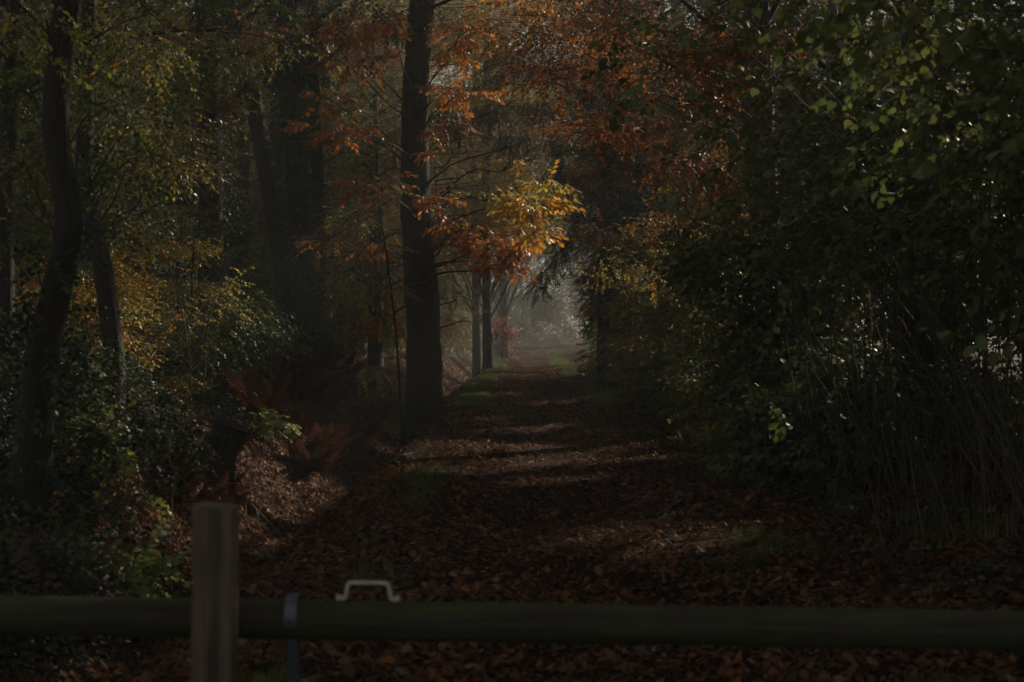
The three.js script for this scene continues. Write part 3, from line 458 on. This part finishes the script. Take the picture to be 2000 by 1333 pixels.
// hazels of the near right hedge
[[4.0, -9.4, 'nearest hazel thicket of thin dark stems at the right edge', -0.9, 4.4, 1.7, 11], [3.5, -11.3, 'tall hazel arching dark green leaves over the right verge', -0.8, 4.6, 1.5, 10], [3.2, -13.4, 'hazel clump standing behind the tallest right-hand hazel', -0.5, 3.8, 1.3, 8], [4.6, -12.6, 'hazel set back deepest behind the right-hand thicket', -0.4, 4.6, 1.5, 9], [5.0, -8.6, 'outermost hazel of the right-hand thicket, partly out of view', -1.0, 4.4, 1.5, 9], [3.3, -7.3, 'foremost hazel leaning its large leaves in from the right edge', -0.75, 3.9, 1.25, 9]].forEach(([x, z, label, lean, h, r, stems]) =>
  shrub({ name: 'hazel_shrub', label, x, z, h, r, stems, clumps: 22, per: 24, kind: 'hazel', pal: PAL.hazel, loose: 290, lean: V(lean, 0, 0.3), low: 0.36, stemR: 0.0115, ry: 0.8, rx: 0.6, scale: 0.92, shoots: 30 }));
// mid-distance shrubs along the right verge
[[3.0, -16.5, 2.6, 'green', 'low green shrub at the verge in front of yellow hazels'], [3.4, -19, 3.4, 'olive', 'yellow-green hazel with lit leaves right of the path'], [3.0, -22.5, 3.6, 'yellow', 'yellowing hazel at the right verge before the conifer'], [3.6, -26, 3.6, 'olive', 'olive shrub behind the yellowing hazel on the right'], [3.0, -30, 3.2, 'olive', 'hazy olive shrub beside the bend of shade right of path'], [3.1, -36, 3, 'yellow', 'small yellow shrub at the foot of the ivied conifer'], [3.3, -47, 3, 'olive', 'pale hazy shrub beyond the ivied conifer'], [3.2, -56, 3.2, 'olive', 'furthest clear shrub on the right of the misty path'], [5.4, -17, 4, 'green', 'dark shrub behind the low green verge shrub'], [6, -21, 4.4, 'green', 'tall dark hedge shrub behind the yellow-green hazel'], [5.5, -28, 4.5, 'green', 'tall hedge shrub under the beech boughs'], [2.75, -14.8, 1.1, 'green', 'knee-high green seedling shrub at the right verge']].forEach(([x, z, h, pal, label]) =>
  shrub({ name: 'verge_shrub', label, x, z, h, r: h * 0.36, stems: 7, clumps: 24, per: 46, stemR: 0.009, kind: pal === 'yellow' ? 'small' : 'hazel', pal: PAL[pal], scale: 1, low: 0.03, ry: 0.8 }));
[[2.75, -16.4, 0.9, 'lime', 'low lime plant at the right verge, nearest of its row'], [2.9, -18.4, 1.3, 'green', 'low green bush at the right verge behind the lime plant'], [2.7, -20.6, 1.1, 'olive', 'low olive bush further along the right verge'], [2.85, -23.6, 1.4, 'lime', 'lime bush at the right verge before the yellow hazel'], [2.8, -27.5, 1.4, 'olive', 'low olive bush under the beech boughs at the verge'], [2.9, -32, 1.5, 'green', 'low green bush near the conifer foot'], [2.9, -39, 1.6, 'olive', 'low olive bush just past the conifer'], [2.75, -35, 2.6, 'olive', 'olive bush hiding the foot of the ivied conifer'], [2.8, -43.5, 2.6, 'olive', 'pale olive bush right behind the ivied conifer'], [2.8, -51, 2.4, 'lime', 'hazy lime bush on the right where mist begins'], [2.75, -24.8, 2.2, 'olive', 'chest-high olive bush at the verge before the conifer'], [3.2, -14, 1.5, 'green', 'waist-high green bush before the hazel clump']].forEach(([x, z, h, pal, label]) => shrub({ name: 'verge_bush', label, x, z, h, r: 0.7, stems: 8, clumps: 16, per: 34, kind: 'hazel', pal: PAL[pal], scale: 0.9, low: 0.05, ry: 0.8, stemR: 0.006 }));
// left undergrowth: brambles and shrubs
[[-3.3, -9.4, 0.45, 'green'], [-3.5, -11.6, 0.7, 'green'], [-4.5, -12.8, 1.1, 'green'], [-4.75, -14.6, 0.8, 'olive'], [-4.9, -11.6, 1.3, 'green'], [-5.6, -14, 1.6, 'green'], [-5.3, -17.2, 0.9, 'green'], [-6.4, -17.6, 1.5, 'green'], [-5.2, -19.6, 1.6, 'green'], [-3.3, -8.6, 0.6, 'green']].forEach(([x, z, h, pal], i) =>
  shrub({ name: 'bramble_bush', label: ['bramble bush nearest the barrier at left', 'bramble spilling over the ditch bank behind the barrier post', 'bramble beside the foot of the leaning tree', 'low bramble on the bank crest before the stump', 'bramble left of the leaning tree', 'bramble behind the leaning tree', 'bramble around the bank stump', 'tall bramble behind the crooked trunk', 'bramble right of the crooked trunk foot', 'small bramble patch low beside the post'][i], category: 'bramble', x, z, h, r: 0.95, stems: 9, clumps: 11, per: 26, kind: 'bramble', pal: [...PAL.dark, ...PAL.green.slice(2, 3), C(0.1, 0.05, 0.025)], low: 0.2, stemR: 0.006, ry: 0.6 }));
{
  const L = ['green', 'olive', 'green', 'yellow', 'green', 'olive'];
  for (let i = 0; i < 26; i++) {
    const x = -5.2 - (i % 6) * 1.7 + gs() * 0.5, z = -20.5 - Math.floor(i / 4) * 4.2 + gs() * 1.2;
    shrub({ name: 'understorey_shrub', label: `shadowed ${L[i % 6]} shrub in the left undergrowth, ${NTH[i % 6]} from the ditch, ${NTH[Math.floor(i / 4)]} row back`, group: 'undergrowth shrubs in the left wood', x, z, h: (() => { const q = seen(V(x, 1, z)); return q[0] > 330 && q[2] < 36 ? rr(1.2, 2) : rr(2.2, 4.6); })(), r: 1.35, stems: 6, clumps: 14, per: 48, kind: pick(['hazel', 'small', 'beech']), pal: PAL[L[i % 6]], scale: 1.15, low: 0.1, ry: 0.8 });
  }
  [[190, 18.6, 'golden-leaved shrub glowing between the two left trunks'], [380, 19.6, 'golden-leaved shrub glowing behind the thin saplings'], [300, 23, 'golden shrub in the shade left of the saplings']].forEach(([px, d, label]) => shrub({ name: 'golden_shrub', label, x: lateral(px, d), z: -d, h: 2.2, r: 0.8, stems: 6, clumps: 20, per: 40, kind: 'small', pal: [...PAL.gold, ...PAL.lime], low: 0.2, ry: 0.8 }));
  for (let i = 0; i < 14; i++) { // far verge scrub either side
    const left = i % 2, x = left ? -3.6 - rnd() * 2 : 4 + rnd() * 2, z = -42 - i * 4.4;
    shrub({ name: 'misty_shrub', label: left ? 'hazy shrub on the left of the far misty path' : 'hazy shrub on the right of the far misty path', group: left ? 'far shrubs left of path' : 'far shrubs right of path', x, z, h: rr(1.8, 3.4), r: 1.4, stems: 5, clumps: 12, per: 44, kind: 'beech', pal: PAL[left ? pick(['olive', 'yellow', 'rust']) : 'olive'], scale: 1.3, low: 0.08, ry: 0.8 });
  }
}
// red sapling and the trunks in the mist
shrub({ name: 'red_sapling', label: 'small red-leaved sapling glowing in the mist left of path', x: lateral(978, 72), z: -72, h: 2.7, r: 0.95, stems: 4, clumps: 14, per: 14, kind: 'maple', leaf: LEAF.soft, pal: PAL.red, low: 0.15, free: true, scale: 1.3 });
[[951, 60, 0.17, 'nearest slender trunk in the mist left of the path'], [930, 68, 0.18, 'second misty trunk just behind the nearest slender one'], [984, 84, 0.2, 'leaning misty trunk closest to the far path']].forEach(([px, d, r, label]) =>
  tree({ name: 'misty_tree', label, pts: [at(px + 2, 712, d), ...P(d, [px, 600], [px - 2, 400], [px, 100], [px - 6, -400])], radii: [r * 1.25, r, r * 0.9, r * 0.75, 0.05], kind: 'beech', pal: PAL.olive, clumps: [[px - 40, 470, d, 1.6, 0.8], [px + 25, 520, d, 1.0, 0.5], [px - 60, 560, d, 1.2, 0.6], [px + 30, 420, d, 1.4, 0.6]].map(([x, y, q, rx, ry]) => ({ c: at(x, y, q), rx, ry, n: 100 })), crown: { from: 0.35, n: 20, R: 5, rx: 1.8, per: 110 }, scale: 1.5 }));

// ---------------------------------------------------------------- the wood behind and around
const woodTree = (x, z, h, pal, o = {}) => {
  const b = onGround(x, z), r = h * rr(0.013, 0.02), lean = V(gs() * 0.5, 0, gs() * 0.5);
  tree({ name: 'wood_tree', pts: [b, ...[0.25, 0.5, 0.75, 1].map((t) => b.clone().add(V(lean.x * t + gs() * 0.12, h * t, lean.z * t)))], radii: [r * 1.15, r, r * 0.85, r * 0.55, 0.04], sides: 10, step: 0.8, kind: pick(['beech', 'beech', 'hazel']), pal: PAL[pal], crown: { from: 0.26, n: 30, R: h * 0.27, rx: h * 0.1, ry: h * 0.055, per: 85 }, scale: 1.7, ...o });
};
for (let i = 0; i < 30; i++) { const row = Math.floor(i / 5), x = -8 - (i % 5) * 5.2 - row * 1.2 + gs() * 1.2, z = -22 - row * 15 + gs() * 3; const pal = pick(['olive', 'green', 'russet', 'dark', 'yellow']); woodTree(x, z, rr(14, 20), pal, { label: `${pal === 'dark' ? 'dark green' : pal}-crowned tree, ${NTH[i % 5]} from the path in the ${NTH[row]} row of the left wood`, group: 'trees of the left wood', ivy: i % 3 === 0 ? { n: 500, to: 0.6, depth: 0.25 } : undefined }); }
for (let i = 0; i < 13; i++) { const x = 6.2 + (i % 3) * 3 + gs() * 0.8, z = -6 - i * 4.6 + gs(); const pal = pick(['russet', 'green', 'olive', 'rust']); woodTree(x, z, rr(13, 18), pal, { label: `${pal === 'rust' ? 'rusty' : pal}-crowned tree behind the right hedge, ${NTH[i]} beyond the barrier`, group: 'trees behind the right hedge' }); }
for (let i = 0; i < 10; i++) { const left = i % 2, x = left ? -5 - rnd() * 4 : 6.5 + rnd() * 5, z = -100 - i * 6; woodTree(x, z, rr(15, 20), 'olive', { label: left ? 'faint tree left of where the path fades out' : 'faint tree right of where the path fades out', group: left ? 'faint far trees left' : 'faint far trees right', scale: 2.2 }); }
[[-8.4, -60, 21, 'yellow'], [-9, -78, 22, 'russet'], [-9.6, -95, 23, 'yellow'], [8.5, -92, 22, 'yellow'], [8, -112, 23, 'russet'], [-10.5, -70, 22, 'yellow']].forEach(([x, z, h, pal], i) => woodTree(x, z, h, pal, { label: ['tall golden crown in mist right behind the oak trunk', 'tall russet crown high above the misty path', 'tall pale golden crown over the far path, left', 'tall golden crown over the far path, right', 'last tall russet crown at the right of the far path', 'tall golden crown in the mist, set back left'][i], crown: { from: 0.2, n: 50, R: 6, rx: 2, ry: 1, per: 90, away: x < 0 ? 3.5 : -3.5 }, scale: 1.6 }));
for (let i = 0; i < 6; i++) woodTree([-17, -11, -6.5, 8.5, 13, 18][i], -150 + gs() * 4, rr(16, 21), 'olive', { label: 'faint tree closing the far end of the path', group: 'far end trees', scale: 2.6 });
// low-branched trees whose boughs close the view left of and above the path
[[-4.6, -44, 11, 'yellow', 'golden-leaved young tree past the oak, left of path'], [-7, -40, 12, 'olive', 'olive-leaved tree behind the oak trunk'], [-6.4, -50, 12, 'russet', 'russet tree in thin mist left of path'], [-9, -52, 13, 'olive', 'olive tree in the mist behind the ivy tree'], [-7.6, -66, 14, 'yellow', 'pale golden tree deep in the mist left'], [-10, -68, 14, 'russet', 'russet tree deep in the mist left'], [5.2, -64, 14, 'russet', 'russet tree in the mist right of path'], [4.8, -80, 15, 'yellow', 'golden tree arching over the misty path end'], [-7.5, -88, 15, 'olive', 'olive tree arching over the misty path end'], [-12, -34, 12, 'green', 'green-leaved tree left behind the dark trunk'], [-10.5, -27, 10, 'yellow', 'yellowing tree behind the crooked trunk'], [-9.5, -43, 11, 'olive', 'olive-leaved tree between dark trunk and ivy tree'], [-14, -24, 11, 'yellow', 'yellow-leaved tree at the far left edge'], [7.5, -34, 12, 'russet', 'russet tree behind the beech'], [6, -45, 12, 'olive', 'olive tree behind the ivied conifer']].forEach(([x, z, h, pal, label]) =>
  woodTree(x, z, h, pal, { label, crown: { from: 0.1, n: 40, R: h * 0.3, rx: h * 0.11, ry: h * 0.05, per: 75 }, scale: 1.25 }));
[[6.2, -9], [7, -12.5], [6.6, -15.5], [8.2, -18.5], [8.5, -10.5], [9.6, -15], [10.5, -19.5], [8.2, -22.5], [9.5, -27], [11.5, -24]].forEach(([x, z], i) => shrub({ name: 'hedge_shrub', label: 'dense dark hedge shrub behind the right-hand hazels', group: 'hedge behind the hazels', x, z, h: i ? rr(3.6, 5.6) : 3, r: 1.6, stems: 7, clumps: 18, per: 36, kind: 'hazel', pal: PAL.olive, scale: 1.1, low: 0.05, ry: 0.8 }));
for (let i = 0; i < 13; i++) shrub({ name: 'far_thicket', label: 'mist-veiled thicket closing the far end of the path', group: 'far end thickets', x: -13 + i * 2.3, z: -146 - (i % 3) * 5, h: rr(4.5, 7.5), r: 2.6, stems: 5, clumps: 20, per: 44, kind: 'beech', pal: PAL[pick(['olive', 'yellow', 'russet', 'green'])], scale: 2.6, low: 0.02, ry: 0.9 });
[[-2.5, -141], [7, -138], [-6, -143]].forEach(([x, z]) => woodTree(x, z, rr(17, 22), 'olive', { label: 'faint tree closing the far end of the path', group: 'far end trees', scale: 2.4, crown: { from: 0.15, n: 44, R: 6, rx: 2.2, ry: 1.4, per: 90 } }));
woodTree(5.2, -53, 15, 'yellow', { label: 'golden tree leaning over the path just past the ivied conifer', crown: { from: 0.3, n: 50, R: 4.2, rx: 1.5, ry: 0.8, per: 90, away: -3.2 }, scale: 1.35 });
woodTree(-6.6, -57, 17, 'yellow', { label: 'golden tree leaning over the path behind the slender misty trunks', crown: { from: 0.28, n: 50, R: 4.5, rx: 1.6, ry: 0.9, per: 90, away: 3.4 }, scale: 1.4 });
[[7.4, -26], [10.5, -37], [6.4, -32], [9, -44]].forEach(([x, z]) => shrub({ name: 'hedge_shrub', label: 'leafy hedge shrub between the beech and the outer trees', group: 'hedge shrubs under the beech', x, z, h: rr(3.4, 4.6), r: 1.8, stems: 6, clumps: 22, per: 44, kind: 'hazel', pal: PAL.olive, scale: 1.3, low: 0.05, ry: 0.8 }));
[[12.2, -15, 13, 'russet'], [13.4, -21, 14, 'olive'], [11.6, -28, 15, 'russet'], [14.5, -34, 15, 'olive'], [12.5, -41, 15, 'green'], [16, -27, 14, 'yellow'], [10.5, -11, 11, 'olive']].forEach(([x, z, h, pal], i) => woodTree(x, z, h, pal, { label: `${pal}-leaved tree added for shade beyond the right hedge, ${NTH[i]} from the barrier`, group: 'added shade trees right of the hedge', crown: { from: 0.14, n: 36, R: 4, rx: 1.5, ry: 0.9, per: 85 }, scale: 1.5 }));  // extra belt, added to keep low sun off the near path
// trees standing by the barrier whose crowns shade the foreground
for (const [x, z, h, label] of [[-6.2, -4, 16, 'tree standing left of the barrier out of view'], [5.8, -3, 16, 'tree standing right of the barrier out of view']]) woodTree(x, z, h, 'russet', { label, crown: { from: 0.4, n: 34, R: 5.2, rx: 1.8, ry: 0.9, per: 110 } });

// trailing ground cover on the ditch bank and under the hedge
{
  const lists = [[], []], pal = [...PAL.dark, PAL.green[2], C(0.09, 0.05, 0.025), C(0.06, 0.07, 0.02)];
  for (let i = 0; i < 9000; i++) {
    const left = rnd() < 0.68, d = left ? 8.5 + 18 * Math.pow(rnd(), 1.2) : 8 + 26 * Math.pow(rnd(), 1.2), x = left ? rr(-8, -3.7) : rr(2.5, 6.5), z = -d;
    if (n2(x * 0.8 + 11, z * 0.6) < (left ? -0.15 : 0.05)) continue;
    const w = rnd() * 6.283; lists[i & 1].push([facing(onGround(x, z, rr(0.02, 0.14)), V(Math.cos(w), rr(0, 0.6), Math.sin(w)), rr(0.7, 1.2), gs() * 0.4), pick(pal).clone().multiplyScalar(rr(0.8, 1.3))]);
  }
  lists.forEach((l, k) => stuff(null, 'ground_cover', SPRAY.bramble[k].geo, LEAF.ivy, l, ['dark trailing leaves covering the left ditch bank and hedge foot', 'trailing bramble leaves mixed over bank and hedge foot'][k], 'ground cover'));
}
// ---------------------------------------------------------------- bracken, stump, sticks, small plants
{
  const frond = (() => { const g = []; for (let i = 0; i < 20; i++) { const t = (i + 2) / 22, w = 0.3 * (1 - t * 0.9) * rr(0.8, 1.1); for (const s of [-1, 1]) { const l = leafGeo([0.08, 0.16, 0.06, 0.15, 0.05, 0.1, 0], w, 0.22, 0.2, rr(0.2, 0.8), [1, 1, 1]); l.rotateY(s * rr(1, 1.3)); l.translate(0, -0.35 * t * t, t); g.push(l); } } g.push(paint(bar(V(0, 0, 0), V(0, -0.09, 0.5), 0.006, 0.004), [0.5, 0.4, 0.3]), paint(bar(V(0, -0.09, 0.5), V(0, -0.35, 1), 0.004, 0.001), [0.5, 0.4, 0.3])); return mergeGeometries(g); })();
  const brown = [C(0.085, 0.034, 0.018), C(0.11, 0.04, 0.02), C(0.07, 0.034, 0.02)];
  for (let i = 0; i < 64; i++) {
    const bank = i > 53, d = bank ? rr(12.5, 16) : rr(19, 31), x = bank ? rr(-3.5, -2.95) : lateral(rr(480, 770), d), b = onGround(Math.min(x, -2.9), -d), o = thing('bracken_plant', bank ? 'small brown bracken tuft on the ditch bank below the stump' : 'brown dying bracken in the shade between ivy tree and ditch', 'bracken', b, bank ? 'bracken tufts on the bank' : 'brown bracken beyond the ditch'), n = 6;
    for (let k = 0; k < n; k++) { const w = k / n * 6.283 + rnd(), s = bank ? rr(0.25, 0.5) : rr(0.45, 0.9), f = part(o, 'frond', frond, tint(LEAF.dry, pick(brown), 'f' + (k % 3))); f.applyMatrix4(facing(V(0, 0.02, 0), V(Math.cos(w), rr(0.9, 2.6), Math.sin(w)), s)); }
  }
}
{
  const b = onGround(lateral(425, 15.6), -15.6), o = thing('tree_stump', 'dark broken stump jutting from the crest of the ditch bank', 'stump', b);
  const up = at(452, 828, 15.6).sub(b), body = tube([V(-0.2, -0.25, 0), up.clone().multiplyScalar(0.45).add(V(-0.1, 0, 0)), up], [0.26, 0.23, 0.2], { sides: 16, step: 0.06, rough: 0.22 }); part(o, 'stump_body', body, darkBark);
  const cap = new THREE.CircleGeometry(0.2, 16); cap.lookAt(up.clone().add(V(0.25, 0.05, 0)).normalize()); cap.translate(up.x, up.y, up.z); part(o, 'cut_face', cap, new THREE.MeshStandardMaterial({ map: soilMap, color: C(0.45, 0.3, 0.22), roughness: 1, side: THREE.DoubleSide }));
}
const stick = (name, label, pts, r, mat = stemMat) => { const o = thing(name, label, 'stick', pts[0].clone()); part(o, 'stick_shaft', local(tube(pts, [r, r * 0.75, r * 0.35], { sides: 6, step: 0.12, rough: 0.15 }), o), mat); return o; };
const pale = new THREE.MeshStandardMaterial({ color: C(0.26, 0.215, 0.16), roughness: 0.8, map: twigMat.map });
const lay = (px, py, d, up = 0.02) => { const p = at(px, py, d); return V(p.x, Math.max(ground(p.x, p.z) + up, p.y), p.z); };
stick('dead_stick', 'pale dry stick slanting down the ditch bank', [lay(490, 985, 14.4, 0.1), lay(515, 1010, 14, 0.08), lay(548, 1045, 13.5)], 0.011, pale);
stick('dead_stick', 'thinner pale stick forked below the slanting one', [lay(500, 995, 14.2, 0.12), lay(512, 1030, 13.8, 0.08), lay(552, 1058, 13.3)], 0.008, pale);
stick('dead_stick', 'short upright pale twig by the slanting sticks', [lay(483, 960, 14.5, 0.05), lay(480, 1000, 14.2, 0.15), lay(490, 1040, 13.9)], 0.006, pale);
stick('fallen_branch', 'dark fallen branch lying diagonally beside the path past the oak', [lay(862, 782, 33), lay(905, 752, 35, 0.06), lay(943, 722, 37, 0.3)], 0.03, darkBark);
stick('dead_stick', 'bleached stick at the right verge among nettles', [lay(1320, 838, 18.5, 0.25), lay(1335, 862, 18), lay(1352, 876, 17.6)], 0.012, pale);
stick('mossy_log', 'mossy half-buried log on the ditch edge', [lay(770, 965, 17, 0.03), lay(790, 940, 18, 0.05), lay(815, 915, 19, 0.03)], 0.06, darkBark);
for (let i = 0; i < 26; i++) { // dry stalks at the hedge foot
  const d = rr(9.5, 14), x = lateral(rr(1480, 1960), d), b = onGround(x, -d), h = rr(0.45, 1.1), e = b.clone().add(V(gs() * 0.22, h, gs() * 0.2)), o = thing('dry_stalk', 'thin dry stalk standing at the foot of the right-hand hazels', 'stalk', b, 'dry stalks under the right hazels');
  part(o, 'stalk', local(tube([b, b.clone().lerp(e, 0.5).add(V(gs() * 0.04, 0, 0)), e], [0.004, 0.003, 0.0015], { sides: 4, step: 0.2, rough: 0 }), o), i % 3 ? stemMat : pale);
}
[[520, 830, 19, 0.35, 'sprig of lime leaves beside the bank stump'], [295, 1070, 9.8, 0.45, 'small lime-leaved plant left of the barrier post'], [170, 930, 11.5, 0.6, 'lime-leaved seedling right of the leaning trunk foot'], [330, 910, 12.5, 0.5, 'small bright-leaved seedling behind the barrier post'], [190, 880, 13, 0.7, 'seedling with lit leaves between the two left trunks'], [1485, 790, 13, 1.2, 'bright-leaved twig lit in the right-hand hedge'], [1335, 860, 17, 0.7, 'lit nettle-like plant at the right verge'], [1380, 880, 16, 0.5, 'second lit plant beside the right verge']].forEach(([px, py, d, h, label]) => { const p = at(px, py, d); shrub({ name: 'seedling', label, category: 'plant', x: p.x, z: p.z, h: Math.max(h, p.y - ground(p.x, p.z) + 0.1), r: 0.2, stems: 3, clumps: 5, per: 8, kind: 'hazel', pal: PAL.lime, loose: 100, low: 0.45, stemR: 0.005, scale: 0.85 }); });

console.log('instances', (() => { let n = 0; scene.traverse((o) => { if (o.isInstancedMesh) n += o.count; }); return n; })(), 'meshes', (() => { let n = 0, t = 0; scene.traverse((o) => { if (o.isMesh && !o.isInstancedMesh && !o.isSky) { n++; t += (o.geometry.index ?? o.geometry.attributes.position).count / 3; } }); return n + ' tris ' + t; })());
renderer.render(scene, camera);
